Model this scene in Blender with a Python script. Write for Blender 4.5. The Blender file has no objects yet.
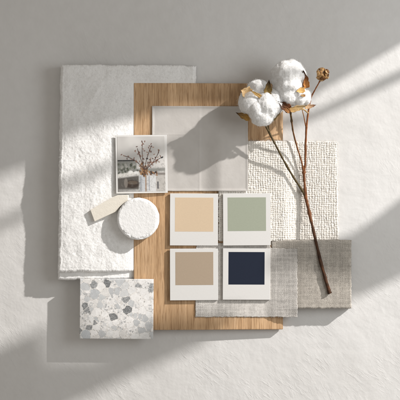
import bpy, bmesh, math, random
import numpy as np
from mathutils import Vector, Matrix

random.seed(7)
RNG = np.random.default_rng(11)
C = bpy.context.scene.collection
scene = bpy.context.scene

# ------------------------------------------------------------------ units
# lengths below are in "board units" (u): 1 u = 1.5 mm, the pictured field is 400 u (60 cm) wide
S = 0.0015
HC = 1200.0                       # camera height in u


def wpt(x, y, z=0.0):
    return Vector(((x - 200.0) * S, (200.0 - y) * S, z * S))


def per(v, z0):                   # size of a thing lying z0 above the ground
    return 200.0 + (v - 200.0) * (1.0 - z0 / HC)


# ------------------------------------------------------------------ camera
cam_d = bpy.data.cameras.new('camera')
cam = bpy.data.objects.new('camera', cam_d)
C.objects.link(cam)
cam.location = (0, 0, HC * S)
cam.rotation_euler = (0, 0, 0)
cam_d.sensor_width = 36.0
cam_d.lens = 36.0 * HC / 400.0
cam_d.clip_start = 0.05
cam_d.clip_end = 60.0
scene.camera = cam

# ------------------------------------------------------------------ light
scene.view_settings.view_transform = 'Standard'
scene.view_settings.look = 'None'
scene.view_settings.exposure = 0.0
scene.view_settings.gamma = 1.0
world = bpy.data.worlds.new('World')
scene.world = world
world.use_nodes = True
bg = world.node_tree.nodes['Background']
bg.inputs[0].default_value = (1.0, 0.935, 0.855, 1)
bg.inputs[1].default_value = 0.385

AZ = math.radians(36.0)           # the light comes from the right and from above
EL = math.radians(23.0)
LDIST = 6.0
LDIR = Vector((math.cos(EL) * math.cos(AZ), math.cos(EL) * math.sin(AZ), math.sin(EL)))
LPOS = LDIR * LDIST


def lamp(name, kind, loc, target, energy, color):
    d = bpy.data.lights.new(name, kind)
    d.energy = energy
    d.color = color
    o = bpy.data.objects.new(name, d)
    C.objects.link(o)
    o.location = loc
    o.rotation_euler = (Vector(target) - Vector(loc)).to_track_quat('-Z', 'Y').to_euler()
    return d


key = lamp('key_lamp', 'SPOT', LPOS, (0, 0, 0), 2290.0, (1.0, 0.965, 0.94))
key.spot_size = math.radians(24)
key.spot_blend = 0.15
key.shadow_soft_size = 0.05
fill = lamp('fill_lamp', 'AREA', (0.78, 0.16, 0.78), (0.1, 0.05, 0), 4.0, (0.94, 0.975, 1.0))  # added fill lamp, lifts the shade most on the right
fill.shape = 'DISK'
fill.size = 0.6

scene.render.engine = 'CYCLES'
scene.cycles.max_bounces = 8
scene.cycles.transparent_max_bounces = 8


# ------------------------------------------------------------------ object helpers
def tag(o, label=None, cat=None, group=None, kind=None):
    if label: o['label'] = label
    if cat: o['category'] = cat
    if group: o['group'] = group
    if kind: o['kind'] = kind
    return o


def thing(name, label, cat, x, y, z, group=None):
    o = bpy.data.objects.new(name, None)
    o.empty_display_size = 0.02
    C.objects.link(o)
    o.location = wpt(x, y, z)
    return tag(o, label, cat, group)


def world_loc(o):
    v = Vector((0, 0, 0))
    while o is not None:
        v += o.location
        o = o.parent
    return v


def np_mesh(name, V, F, mat, parent=None, smooth=True, cols=None, ngon=None, mats=None, fmat=None, loc=None):
    """V (n,3) in world metres, F (m,4) quads (or (m,3)); linked as ONE mesh object"""
    V = np.asarray(V, dtype=np.float64)
    F = np.asarray(F, dtype=np.int64)
    base = world_loc(parent) if parent is not None else Vector(loc if loc is not None else (0, 0, 0))
    V = V - np.array(base[:])
    me = bpy.data.meshes.new(name)
    k = F.shape[1]
    loops = F.reshape(-1)
    starts = np.arange(len(F)) * k
    tot = np.full(len(F), k)
    if ngon is not None:
        starts = np.append(starts, len(loops))
        tot = np.append(tot, len(ngon))
        loops = np.append(loops, ngon)
    me.vertices.add(len(V))
    me.vertices.foreach_set('co', V.astype(np.float32).ravel())
    me.loops.add(len(loops))
    me.loops.foreach_set('vertex_index', loops.astype(np.int32))
    me.polygons.add(len(starts))
    me.polygons.foreach_set('loop_start', starts.astype(np.int32))
    me.polygons.foreach_set('loop_total', tot.astype(np.int32))
    me.polygons.foreach_set('use_smooth', np.full(len(starts), smooth))
    if fmat is not None:
        fm = np.asarray(fmat, dtype=np.int32)
        me.polygons.foreach_set('material_index', fm)
    me.update(calc_edges=True)
    me.validate()
    if cols is not None:
        a = me.color_attributes.new('dye', 'FLOAT_COLOR', 'POINT')
        c4 = np.ones((len(V), 4), dtype=np.float32)
        c4[:, :3] = cols
        a.data.foreach_set('color', c4.ravel())
    for m in (mats or [mat]):
        me.materials.append(m)
    o = bpy.data.objects.new(name, me)
    C.objects.link(o)
    if parent is not None:
        o.parent = parent
    else:
        o.location = base
    return o


def U2W(X, Y, Z):
    return np.stack([(X - 200.0) * S, (200.0 - Y) * S, Z * S], axis=-1)


# ------------------------------------------------------------------ numpy noise
_TAB = RNG.random((16, 256, 256))


def vn(x, y, s=0):
    t = _TAB[s % 16]
    xi = np.floor(x).astype(int); yi = np.floor(y).astype(int)
    fx = x - xi; fy = y - yi
    fx = fx * fx * fx * (fx * (fx * 6 - 15) + 10); fy = fy * fy * fy * (fy * (fy * 6 - 15) + 10)
    a = t[yi % 256, xi % 256]; b = t[yi % 256, (xi + 1) % 256]
    c = t[(yi + 1) % 256, xi % 256]; d = t[(yi + 1) % 256, (xi + 1) % 256]
    return (a * (1 - fx) + b * fx) * (1 - fy) + (c * (1 - fx) + d * fx) * fy


def fbm(x, y, s=0, o=4, g=0.5):
    r = 0.0; a = 1.0; n = 0.0
    for i in range(o):
        r = r + a * (vn(x * 2 ** i + 17.3 * i, y * 2 ** i + 9.1 * i, s + i) * 2 - 1)
        n += a; a *= g
    return r / n


def n3(P, f, s=0):
    return (vn(P[:, 0] * f, P[:, 1] * f, s) + vn(P[:, 1] * f + 31, P[:, 2] * f, s + 1) + vn(P[:, 2] * f + 7, P[:, 0] * f + 3, s + 2)) / 1.5 - 1.0


def sstep(a, b, x):
    t = np.clip((x - a) / (b - a), 0, 1)
    return t * t * (3 - 2 * t)


def slab(name, X, Y, ZT, ZB, mat, parent=None, cols=None, smooth=True, loc=None):
    """closed sheet of cloth or paper: the top is a grid, its rim drops to ZB"""
    ny, nx = X.shape
    top = U2W(X, Y, ZT).reshape(-1, 3)
    idx = np.arange(ny * nx).reshape(ny, nx)
    F = np.stack([idx[:-1, :-1], idx[1:, :-1], idx[1:, 1:], idx[:-1, 1:]], -1).reshape(-1, 4)
    bot = U2W(X, Y, np.broadcast_to(ZB, X.shape)).reshape(-1, 3)
    n0 = len(top)
    ring = np.concatenate([idx[0, :-1], idx[:-1, -1], idx[-1, :0:-1], idx[:0:-1, 0]])
    a = ring; b = np.roll(ring, -1)
    F = np.concatenate([F, F[:, ::-1] + n0, np.stack([a, b, n0 + b, n0 + a], -1)])
    if cols is not None:
        cf = cols.reshape(-1, 3)
        cols = np.concatenate([cf, cf])
    return np_mesh(name, np.concatenate([top, bot]), F, mat, parent, smooth, cols, loc=loc)


def cloth_uv(x0, x1, y0, y1, res, wob=0.6, f=0.12, s=0, skew=(0, 0, 0, 0)):
    """grid of a cloth whose four edges wander a little; skew moves the top-left, top-right, bottom-left, bottom-right x"""
    nx = int((x1 - x0) * res) + 1; ny = int((y1 - y0) * res) + 1
    u = np.linspace(0, 1, nx); v = np.linspace(0, 1, ny)
    w = lambda t, k: wob * (fbm(t * f * 200, t * 0 + k * 5.7, s + k, 5, 0.62)) * 1.6
    xl = x0 + w(v, 1) + skew[0] * (1 - v) + skew[2] * v
    xr = x1 + w(v, 2) + skew[1] * (1 - v) + skew[3] * v
    yt = y0 + w(u, 3); yb = y1 + w(u, 4)
    U, Vv = np.meshgrid(u, v)
    X = xl[:, None] * (1 - U) + xr[:, None] * U
    Y = yt[None, :] * (1 - Vv) + yb[None, :] * Vv
    D = np.minimum(np.minimum(U * (x1 - x0), (1 - U) * (x1 - x0)), np.minimum(Vv * (y1 - y0), (1 - Vv) * (y1 - y0)))
    return X, Y, D


def rim(D, r, k=1.0):             # how far a soft rounded edge drops
    t = np.clip(1 - D / r, 0, 1)
    return k * r * (1 - np.sqrt(np.clip(1 - t * t, 0, 1)))


def box_bm(x0, x1, y0, y1, z0, z1, bev=0.5, seg=2):
    bm = bmesh.new()
    vs = [bm.verts.new((x, y, z)) for z in (z0, z1) for y in (y0, y1) for x in (x0, x1)]
    for f in ((0, 1, 3, 2), (4, 6, 7, 5), (0, 4, 5, 1), (2, 3, 7, 6), (0, 2, 6, 4), (1, 5, 7, 3)):
        bm.faces.new([vs[i] for i in f])
    if bev > 0:
        bmesh.ops.bevel(bm, geom=list(bm.edges), offset=bev, segments=seg, profile=0.5, affect='EDGES', clamp_overlap=True)
    return bm


def bm_obj(name, bm, mat, parent=None, zfun=None, rot=0.0, pivot=(0, 0), smooth=False, loc=None):
    """bm is in u; zfun(x, y) is added to z; rot in degrees about pivot"""
    base = world_loc(parent) if parent is not None else Vector(loc if loc is not None else (0, 0, 0))
    ca, sa = math.cos(math.radians(rot)), math.sin(math.radians(rot))
    for v in bm.verts:
        x, y, z = v.co
        if rot:
            dx, dy = x - pivot[0], y - pivot[1]
            x, y = pivot[0] + ca * dx - sa * dy, pivot[1] + sa * dx + ca * dy
        if zfun: z += float(zfun(x, y))
        v.co = wpt(x, y, z) - base
    bmesh.ops.recalc_face_normals(bm, faces=bm.faces)
    me = bpy.data.meshes.new(name)
    bm.to_mesh(me); bm.free()
    for p in me.polygons: p.use_smooth = smooth
    me.materials.append(mat)
    o = bpy.data.objects.new(name, me)
    C.objects.link(o)
    if parent is not None: o.parent = parent
    else: o.location = base
    return o


# ------------------------------------------------------------------ materials
def new_mat(name):
    m = bpy.data.materials.new(name)
    m.use_nodes = True
    nt = m.node_tree
    b = nt.nodes['Principled BSDF']
    b.inputs['Specular IOR Level'].default_value = 0.25
    b.inputs['Roughness'].default_value = 0.8
    return m, nt, b


def nd(nt, t, **kw):
    n = nt.nodes.new(t)
    for k, v in kw.items():
        if k in n.inputs: n.inputs[k].default_value = v
        else: setattr(n, k, v)
    return n


def coords(nt, scale=(1, 1, 1), rot=0.0, src='Object', vec=None):
    """object space, turned by rot degrees about z and then stretched"""
    if vec is None:
        vec = nt.nodes.new('ShaderNodeTexCoord').outputs[src]
    for kw in ({'Rotation': (0, 0, math.radians(rot))}, {'Scale': scale}):
        mp = nt.nodes.new('ShaderNodeMapping')
        for k, v in kw.items(): mp.inputs[k].default_value = v
        nt.links.new(vec, mp.inputs['Vector'])
        vec = mp.outputs['Vector']
    return vec


def noise(nt, vec, scale, detail=4, rough=0.5, dist=0.0):
    n = nd(nt, 'ShaderNodeTexNoise', Scale=scale, Detail=detail, Roughness=rough, Distortion=dist)
    nt.links.new(vec, n.inputs['Vector'])
    return n.outputs['Fac']


def ramp(nt, fac, stops):
    r = nt.nodes.new('ShaderNodeValToRGB')
    el = r.color_ramp.elements
    while len(el) < len(stops): el.new(0.5)
    for e, (p, c) in zip(el, stops):
        e.position = p
        e.color = (c[0], c[1], c[2], 1) if hasattr(c, '__len__') else (c, c, c, 1)
    nt.links.new(fac, r.inputs['Fac'])
    return r.outputs['Color']


def mixc(nt, fac, a, b, mode='MIX'):
    m = nt.nodes.new('ShaderNodeMix')
    m.data_type = 'RGBA'; m.blend_type = mode
    for i, v in ((0, fac), (6, a), (7, b)):
        if isinstance(v, (int, float)): m.inputs[i].default_value = v
        elif isinstance(v, tuple): m.inputs[i].default_value = (v[0], v[1], v[2], 1)
        else: nt.links.new(v, m.inputs[i])
    return m.outputs[2]


def math_n(nt, op, a, b=None):
    m = nt.nodes.new('ShaderNodeMath'); m.operation = op
    for i, v in ((0, a), (1, b)):
        if v is None: continue
        if isinstance(v, (int, float)): m.inputs[i].default_value = v
        else: nt.links.new(v, m.inputs[i])
    return m.outputs[0]


def bump(nt, b, height, dist, strength=1.0, prev=None):
    n = nd(nt, 'ShaderNodeBump', Strength=strength, Distance=dist)
    nt.links.new(height, n.inputs['Height'])
    if prev is not None: nt.links.new(prev, n.inputs['Normal'])
    nt.links.new(n.outputs['Normal'], b.inputs['Normal'])
    return n.outputs['Normal']


def sheen(b, w=0.25, r=0.5):
    b.inputs['Sheen Weight'].default_value = w
    b.inputs['Sheen Roughness'].default_value = r


# troweled plaster
M_plaster, nt, b = new_mat('troweled_plaster')
big = noise(nt, coords(nt), 3.2, 4, 0.55)
fine = noise(nt, coords(nt), 60, 5, 0.6)
col = ramp(nt, big, [(0.3, (0.600, 0.588, 0.568)), (0.7, (0.660, 0.652, 0.640))])
col = mixc(nt, 0.10, col, ramp(nt, fine, [(0.3, 0.55), (0.7, 0.95)]), 'MULTIPLY')
nt.links.new(col, b.inputs['Base Color'])
b.inputs['Roughness'].default_value = 0.62
b.inputs['Specular IOR Level'].default_value = 0.3
tc = nt.nodes.new('ShaderNodeTexCoord')
warp = nd(nt, 'ShaderNodeTexNoise', Scale=5.0, Detail=2.0)
nt.links.new(tc.outputs['Object'], warp.inputs['Vector'])
wv = nt.nodes.new('ShaderNodeVectorMath'); wv.operation = 'SCALE'; wv.inputs['Scale'].default_value = 0.035
nt.links.new(warp.outputs['Color'], wv.inputs[0])
av = nt.nodes.new('ShaderNodeVectorMath'); av.operation = 'ADD'
nt.links.new(tc.outputs['Object'], av.inputs[0]); nt.links.new(wv.outputs[0], av.inputs[1])
stroke = noise(nt, coords(nt, (0.22, 1.0, 1), 40, vec=av.outputs[0]), 230, 4, 0.62)
mask = ramp(nt, noise(nt, coords(nt, (1, 1, 1), 20), 11, 4, 0.6), [(0.48, 0.0), (0.66, 1.0)])
sep = nt.nodes.new('ShaderNodeSeparateXYZ'); nt.links.new(tc.outputs['Object'], sep.inputs[0])
low = nd(nt, 'ShaderNodeMapRange'); low.inputs[1].default_value = 0.02; low.inputs[2].default_value = -0.2
low.inputs[3].default_value = 0.15; low.inputs[4].default_value = 1.0
nt.links.new(sep.outputs['Y'], low.inputs[0])
sm = math_n(nt, 'MULTIPLY', math_n(nt, 'MULTIPLY', ramp(nt, stroke, [(0.52, 0.0), (0.72, 1.0)]), mask), low.outputs[0])
nrm = bump(nt, b, sm, 0.00028, 1.0)
nrm = bump(nt, b, noise(nt, coords(nt), 16, 4, 0.55), 0.0026, 1.0, nrm)
ridge = noise(nt, coords(nt, (0.22, 1, 1), 24), 60, 4, 0.6, 0.5)
nrm = bump(nt, b, ridge, 0.00010, 1.0, nrm)
sw = noise(nt, coords(nt, (0.30, 1, 1), 65, vec=av.outputs[0]), 130, 4, 0.65)
sw = math_n(nt, 'MULTIPLY', ramp(nt, sw, [(0.50, 0.0), (0.75, 1.0)]), ramp(nt, noise(nt, coords(nt, (1, 1, 1), 50), 9, 3, 0.6), [(0.48, 0.0), (0.65, 1.0)]))
nrm = bump(nt, b, sw, 0.00022, 1.0, nrm)
bump(nt, b, noise(nt, coords(nt), 260, 4, 0.65), 0.00016, 1.0, nrm)

# oak
M_oak, nt, b = new_mat('oak')
v1 = coords(nt, (1, 0.03, 1))
v2 = coords(nt, (1, 0.055, 1))
g1 = noise(nt, v1, 85, 6, 0.68, 0.25)
g2 = noise(nt, v2, 620, 3, 0.6, 0.3)
col = ramp(nt, g1, [(0.28, (0.425, 0.270, 0.148)), (0.5, (0.560, 0.375, 0.218)), (0.72, (0.640, 0.450, 0.280))])
pores = ramp(nt, g2, [(0.36, (0.50, 0.42, 0.34)), (0.52, (1, 1, 1))])
col = mixc(nt, 0.62, col, pores, 'MULTIPLY')
long_ = ramp(nt, noise(nt, coords(nt, (1, 0.012, 1)), 150, 4, 0.6), [(0.38, (0.80, 0.76, 0.71)), (0.56, (1, 1, 1))])
col = mixc(nt, 0.8, col, long_, 'MULTIPLY')
tone = ramp(nt, noise(nt, coords(nt, (1, 0.12, 1)), 16, 3, 0.5), [(0.3, (0.86, 0.84, 0.82)), (0.7, (1.06, 1.05, 1.04))])
col = mixc(nt, 1.0, col, tone, 'MULTIPLY')
fl = ramp(nt, noise(nt, coords(nt, (1, 0.25, 1)), 480, 2, 0.5), [(0.60, (1, 1, 1)), (0.74, (1.25, 1.2, 1.1))])
col = mixc(nt, 0.6, col, fl, 'MULTIPLY')
nt.links.new(col, b.inputs['Base Color'])
b.inputs['Roughness'].default_value = 0.55
n1 = bump(nt, b, g2, 0.0004, 1.0)
bump(nt, b, g1, 0.0006, 0.7, n1)

# cloths: the colour of each thread or tuft is held in the mesh, fine fibre in the bump
def cloth_mat(name, tint, bscale=700, bdist=0.0003, sh=0.25, vary=0.10):
    m, nt, b = new_mat(name)
    at = nt.nodes.new('ShaderNodeAttribute'); at.attribute_name = 'dye'
    c = mixc(nt, 1.0, at.outputs['Color'], tint, 'MULTIPLY')
    c = mixc(nt, vary, c, ramp(nt, noise(nt, coords(nt), bscale * 0.6, 3, 0.6), [(0.35, 0.4), (0.65, 1.0)]), 'MULTIPLY')
    nt.links.new(c, b.inputs['Base Color'])
    b.inputs['Roughness'].default_value = 0.95
    b.inputs['Specular IOR Level'].default_value = 0.08
    sheen(b, sh)
    bump(nt, b, noise(nt, coords(nt), bscale, 3, 0.65), bdist)
    return m


M_towel = cloth_mat('white_cotton_cloth', (0.81, 0.805, 0.795), 420, 0.0003, 0.2, 0.08)
M_boucle = cloth_mat('cream_woven_wool', (0.76, 0.73, 0.685), 900, 0.0003, 0.2, 0.15)
M_linen = cloth_mat('pale_grey_linen', (0.57, 0.545, 0.515), 1100, 0.0002, 0.15, 0.2)
M_linen_dark = cloth_mat('taupe_linen', (0.43, 0.40, 0.36), 1100, 0.0002, 0.15, 0.22)


def plain(name, c, rough=0.6, bscale=0, bdist=0.0, vary=0.0, spec=0.3):
    m, nt, b = new_mat(name)
    b.inputs['Roughness'].default_value = rough
    b.inputs['Specular IOR Level'].default_value = spec
    if vary:
        f = noise(nt, coords(nt), max(bscale, 40) * 0.5, 4, 0.6)
        lo = tuple(x * (1 - vary) for x in c); hi = tuple(min(1, x * (1 + vary)) for x in c)
        nt.links.new(ramp(nt, f, [(0.3, lo), (0.7, hi)]), b.inputs['Base Color'])
    else:
        b.inputs['Base Color'].default_value = (*c, 1)
    if bscale: bump(nt, b, noise(nt, coords(nt), bscale, 4, 0.6), bdist)
    return m


M_card = plain('white_card', (0.62, 0.61, 0.59), 0.6, 900, 0.00006, 0.015)
M_sw = {
    'peach': plain('peach_paint', (0.57, 0.445, 0.31), 0.7, 1200, 0.00008, 0.03),
    'sage': plain('sage_green_paint', (0.305, 0.328, 0.256), 0.7, 1200, 0.00008, 0.03),
    'taupe': plain('taupe_paint', (0.355, 0.28, 0.205), 0.7, 1200, 0.00008, 0.03),
    'navy': plain('navy_paint', (0.0165, 0.0215, 0.0365), 0.9, 1200, 0.00005, 0.04, 0.12),
}
M_plasterdisc = plain('white_plaster', (0.78, 0.775, 0.765), 0.9, 600, 0.0003, 0.03, 0.1)
M_bar = plain('cream_clay', (0.74, 0.695, 0.61), 0.8, 500, 0.0002, 0.04, 0.15)
M_gobo = plain('pale_gobo_paint', (0.72, 0.71, 0.69), 0.8, 60, 0.0005, 0.03)

# vellum: thin, lets a little of the light through
M_vellum, nt, b = new_mat('vellum_paper')
b.inputs['Base Color'].default_value = (0.74, 0.715, 0.69, 1)
b.inputs['Roughness'].default_value = 0.55
c = ramp(nt, noise(nt, coords(nt), 30, 4, 0.6), [(0.3, (0.51, 0.485, 0.455)), (0.7, (0.57, 0.545, 0.515))])
nt.links.new(c, b.inputs['Base Color'])
b.inputs['Transmission Weight'].default_value = 0.0
bump(nt, b, noise(nt, coords(nt), 40, 4, 0.6), 0.0006)
tp = nt.nodes.new('ShaderNodeBsdfTransparent'); ms = nt.nodes.new('ShaderNodeMixShader'); ms.inputs[0].default_value = 0.14
nt.links.new(b.outputs[0], ms.inputs[1]); nt.links.new(tp.outputs[0], ms.inputs[2]); nt.links.new(ms.outputs[0], nt.nodes['Material Output'].inputs[0])

# mesh-dyed materials without tint (photo print, terrazzo)
def dyed(name, rough, bscale=0, bdist=0, spec=0.3):
    m, nt, b = new_mat(name)
    at = nt.nodes.new('ShaderNodeAttribute'); at.attribute_name = 'dye'
    nt.links.new(at.outputs['Color'], b.inputs['Base Color'])
    b.inputs['Roughness'].default_value = rough
    b.inputs['Specular IOR Level'].default_value = spec
    if bscale: bump(nt, b, noise(nt, coords(nt), bscale, 3, 0.6), bdist)
    return m


M_print = dyed('photo_print', 0.45)
M_terrazzo = dyed('terrazzo', 0.5, 900, 0.00008)
M_dry = dyed('dry_plant', 0.7, 900, 0.0003, 0.2)

# raw cotton
M_cotton, nt, b = new_mat('raw_cotton')
b.inputs['Base Color'].default_value = (0.765, 0.76, 0.75, 1)
b.inputs['Roughness'].default_value = 1.0
b.inputs['Specular IOR Level'].default_value = 0.0
b.inputs['Subsurface Weight'].default_value = 0.25
b.inputs['Subsurface Radius'].default_value = (1, 0.96, 0.9)
b.inputs['Subsurface Scale'].default_value = 0.006
sheen(b, 0.3)
bump(nt, b, noise(nt, coords(nt), 420, 4, 0.7), 0.0007)
M_fibre, nt, b = new_mat('cotton_fibre')
b.inputs['Base Color'].default_value = (0.78, 0.775, 0.765, 1)
b.inputs['Roughness'].default_value = 1.0
b.inputs['Specular IOR Level'].default_value = 0.0
tr = nd(nt, 'ShaderNodeBsdfTranslucent'); tr.inputs['Color'].default_value = (0.80, 0.79, 0.77, 1)
ms = nt.nodes.new('ShaderNodeMixShader'); ms.inputs[0].default_value = 0.5
out = nt.nodes['Material Output']
nt.links.new(b.outputs[0], ms.inputs[1]); nt.links.new(tr.outputs[0], ms.inputs[2]); nt.links.new(ms.outputs[0], out.inputs[0])

# ------------------------------------------------------------------ setting
gx, gy = np.meshgrid(np.linspace(-900, 1300, 221), np.linspace(-900, 1300, 221))
gz = 1.2 * fbm(gx / 160, gy / 160, 3, 3)
gz = gz - 1.0
ground = slab('ground', gx, gy, np.minimum(gz, -0.05), np.full(gx.shape, -40.0), M_plaster)
tag(ground, 'pale plaster surface with trowel strokes under the samples', None, kind='structure')

# unseen gobo added between lamp and samples, cut to cast the bands of shade
RW = 0.95
AZV = Vector((math.cos(AZ), math.sin(AZ), 0))


def through(x, y, r=RW):
    g = wpt(x, y, 0)
    d = LPOS - g
    t = (r - g.dot(AZV)) / d.dot(AZV)
    return g + d * t


def gobo_piece(polys):
    bm = bmesh.new()
    for pts in polys:
        P = [through(x, y) for x, y in pts]
        Q = [p + AZV * 0.012 for p in P]
        a = [bm.verts.new(p) for p in P]; c = [bm.verts.new(q) for q in Q]
        bm.faces.new(a); bm.faces.new(c[::-1])
        n = len(a)
        for i in range(n): bm.faces.new((a[i], c[i], c[(i + 1) % n], a[(i + 1) % n]))
    bmesh.ops.recalc_face_normals(bm, faces=bm.faces)
    me = bpy.data.meshes.new('shade_gobo')
    bm.to_mesh(me); bm.free()
    me.materials.append(M_gobo)
    o = bpy.data.objects.new('shade_gobo', me)
    C.objects.link(o)
    return tag(o, 'unseen pale gobo cut to cast window-like bands of shade', None, kind='structure')


upper = [(-320, 300), (-120, 225), (0, 176), (83, 147), (150, 122), (230, 116), (300, 104), (400, 45), (520, -28), (640, -110), (560, -420), (-200, -330), (-420, 60)]
barp = [(-90, 260), (20, 212), (80, 186), (200, 141), (310, 114), (400, 70), (500, 25),
        (500, 36), (400, 81), (310, 122), (200, 148), (80, 194), (20, 221), (-90, 269)]
bandR = [(520, 104), (400, 199), (352, 235), (310, 252), (252, 266), (250, 282), (300, 292), (354, 299), (400, 277), (520, 226)]
bandL = [(-160, 420), (0, 349), (40, 331), (50, 362), (110, 362), (119, 339), (205, 328), (207, 343), (140, 371), (65, 408), (-60, 470)]
gobo_piece([upper, barp, bandR, bandL])


# ------------------------------------------------------------------ the oak board (it leans: its left edge lies on the towel)
def zb(x):                        # height of the board's face
    return 11.5 - (x - 133.0) * 6.0 / 150.0


BT = 5.0
bx0, bx1, by0, by1 = per(133.5, 14), per(283.0, 6), per(83.0, 10), per(330.0, 10)
board = tag(bm_obj('wooden_board', box_bm(bx0, bx1, by0, by1, -BT, 0, 0.8, 3), M_oak, None,
                   zfun=lambda x, y: zb(x), loc=wpt(208, 206, 4)),
            'oak board with vertical grain under the cards and papers', 'board')

def fuzz(parent, X, Y, Z, mat, n, length, w, lift, seed, tint=(1, 1, 1), ok=None):
    """short loose fibres lying over a cloth, one mesh"""
    r = np.random.default_rng(seed)
    ny, nx = X.shape
    iy = r.integers(2, ny - 2, n); ix = r.integers(2, nx - 2, n)
    if ok is not None:
        k = ok[iy, ix]; iy = iy[k]; ix = ix[k]; n = len(ix)
    P = np.stack([X[iy, ix], Y[iy, ix], Z[iy, ix] - 0.05], -1)
    ang = r.uniform(0, 2 * np.pi, n); curl = r.normal(0, 0.55, n); L = length * r.uniform(0.4, 1.3, n)
    rise = lift * r.uniform(0.1, 1.0, n); w_ = w * r.uniform(0.7, 1.3, n)
    V = []
    K = 5
    for k in range(K + 1):
        side = np.stack([-np.sin(ang), np.cos(ang), np.zeros(n)], -1) * w_[:, None] * (1 - 0.6 * k / K)
        V.append(P + side); V.append(P - side)
        t = k / K
        P = P + np.stack([np.cos(ang) * L / K, np.sin(ang) * L / K, rise * (1 - 1.5 * t)], -1)
        ang = ang + curl
    V = np.stack(V, 1)                                     # n, 2(K+1), 3
    m = 2 * (K + 1)
    base = np.arange(n)[:, None] * m
    F = np.concatenate([base + np.array([2 * k, 2 * k + 1, 2 * k + 3, 2 * k + 2])[None] for k in range(K)])
    V = V.reshape(-1, 3)
    return np_mesh('loose_fibres', U2W(V[:, 0], V[:, 1], V[:, 2]), F, mat, parent, True, np.ones((len(V), 3)) * np.array(tint))


# ------------------------------------------------------------------ folded towel
towel = thing('folded_towel', 'white crinkled cotton towel folded flat under the oak board', 'towel', 120, 170, 0)


def towel_top(X, Y):
    F = 18.4 - 2.0 * sstep(60, 120, X) - 5.6 * sstep(136, 190, X) + 0.9 * fbm(X / 40, Y / 40, 5, 3)
    F = F + 0.5 * sstep(30, 0, np.abs(Y - 180))
    dx = np.maximum(np.maximum(bx0 - X, X - bx1), 0); dy = np.maximum(np.maximum(by0 - Y, Y - by1), 0)
    dist = np.hypot(dx, dy)
    G = zb(X) - 0.6 + 0.24 * dist
    F = -2.2 * np.logaddexp(-F / 2.2, -G / 2.2) + 0.3
    inside = np.minimum(np.minimum(X - bx0, bx1 - X), np.minimum(Y - by0, by1 - Y)) > 0.9
    return np.where(inside, np.minimum(F, zb(X) - BT - 0.4), F), inside, sstep(0.0, 4.0, dist)


def crinkle(X, Y, s):
    a = fbm(X / 2.6, Y / 3.0, s, 3, 0.55)
    r = 1 - np.abs(fbm(X / 5.0 + 0.1 * Y / 9, Y / 5.6, s + 4, 3, 0.5)) * 2.4
    w = fbm(X / 20, Y / 24, s + 2, 3)
    c = 1 - np.abs(fbm((X + 0.5 * Y) / 26, (Y - 0.4 * X) / 60, s + 7, 3, 0.45)) * 3.0
    th = 0.035 * (np.sin((X + 0.5 * fbm(X / 6, Y / 6, s, 2)) * 5.2) + np.sin((Y + 0.5 * fbm(X / 6, Y / 6, s + 5, 2)) * 5.2))
    return th + 0.21 * a + 0.14 * r + 0.85 * w + 0.38 * np.clip(c, -0.5, 1)


def towel_layer(name, x0, x1, y0, y1, s, k_top, z_bot, skew, amp):
    X, Y, D = cloth_uv(x0, x1, y0, y1, 2.6, 0.75, 0.10, s, skew)
    T, inside, free = towel_top(X, Y)
    Z = T * k_top
    cr = crinkle(X, Y, s)
    hem = np.exp(-((D - 3.6) / 1.0) ** 2) * 0.14
    Z = Z + np.where(inside, 0, (amp * cr - hem) * free) - rim(D, 2.8, 1.15)
    cols = np.repeat((0.965 + 0.035 * fbm(X / 14, Y / 14, s + 6, 3))[..., None], 3, -1) * np.array([1.0, 0.998, 0.992])
    if name == 'upper_layer': fuzz(towel, X, Y, Z, M_towel, 26000, 1.9, 0.055, 0.30, 8, (0.99, 0.985, 0.98), free > 0.5)
    return slab(name, X, Y, Z, np.broadcast_to(z_bot, X.shape), M_towel, towel, cols)


towel_layer('lower_layer', per(58.5, 6), per(196, 6), per(66, 6), per(279.5, 6), 1, 0.74, 0.0, (2.5, 0, 0, 0), 0.5)
Xq, Yq, _ = 0, 0, 0
towel_layer('upper_layer', per(58.5, 15), per(195, 12), per(65.0, 13), per(272.0, 14), 2, 1.0, 2.6, (3.2, 0, 0.2, -1.0), 1.0)


# loose threads along a cloth's edge, one mesh
def fringe(name, edge, mat, parent, n, length, z, width=0.22, seed=0, tint=(1, 1, 1)):
    r = random.Random(seed)
    V = []; F = []; L = 0
    (xa, ya), (xb, yb), (ox, oy) = edge
    for i in range(n):
        t = r.random()
        x, y = xa + (xb - xa) * t, ya + (yb - ya) * t
        x -= ox * 0.6; y -= oy * 0.6
        ln = length * (0.4 + 0.9 * r.random())
        ang = math.atan2(oy, ox) + r.uniform(-0.5, 0.5)
        cv = r.uniform(-0.5, 0.5)
        zz = z(x, y) if callable(z) else z
        pts = []
        for k in range(5):
            pts.append((x, y, zz + r.uniform(-0.15, 0.15)))
            x += math.cos(ang) * ln / 4; y += math.sin(ang) * ln / 4
            ang += cv * 0.5; zz -= 0.25 * k * 0.3
        for k, (px, py, pz) in enumerate(pts):
            w = width * (1 - 0.15 * k)
            nx_, ny_ = -math.sin(ang) * w / 2, math.cos(ang) * w / 2
            V += [(px + nx_, py + ny_, pz), (px - nx_, py - ny_, pz), (px, py, pz + w * 0.7)]
        for k in range(4):
            a = L + k * 3
            for i0, i1 in ((0, 1), (1, 2), (2, 0)):
                F.append((a + i0, a + i1, a + 3 + i1, a + 3 + i0))
        L += 15
    V = np.array(V)
    return np_mesh(name, U2W(V[:, 0], V[:, 1], V[:, 2]), np.array(F), mat, parent, True, np.ones((len(V), 3)) * np.array(tint))


# ------------------------------------------------------------------ cream woven cloth
def support(x):                   # what a cloth lying at x rests on: the board, then the ground
    return np.where(x < 281.5, zb(np.minimum(x, 281.5)), 5.6 * (1 - sstep(281.5, 300, x)))


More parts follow.
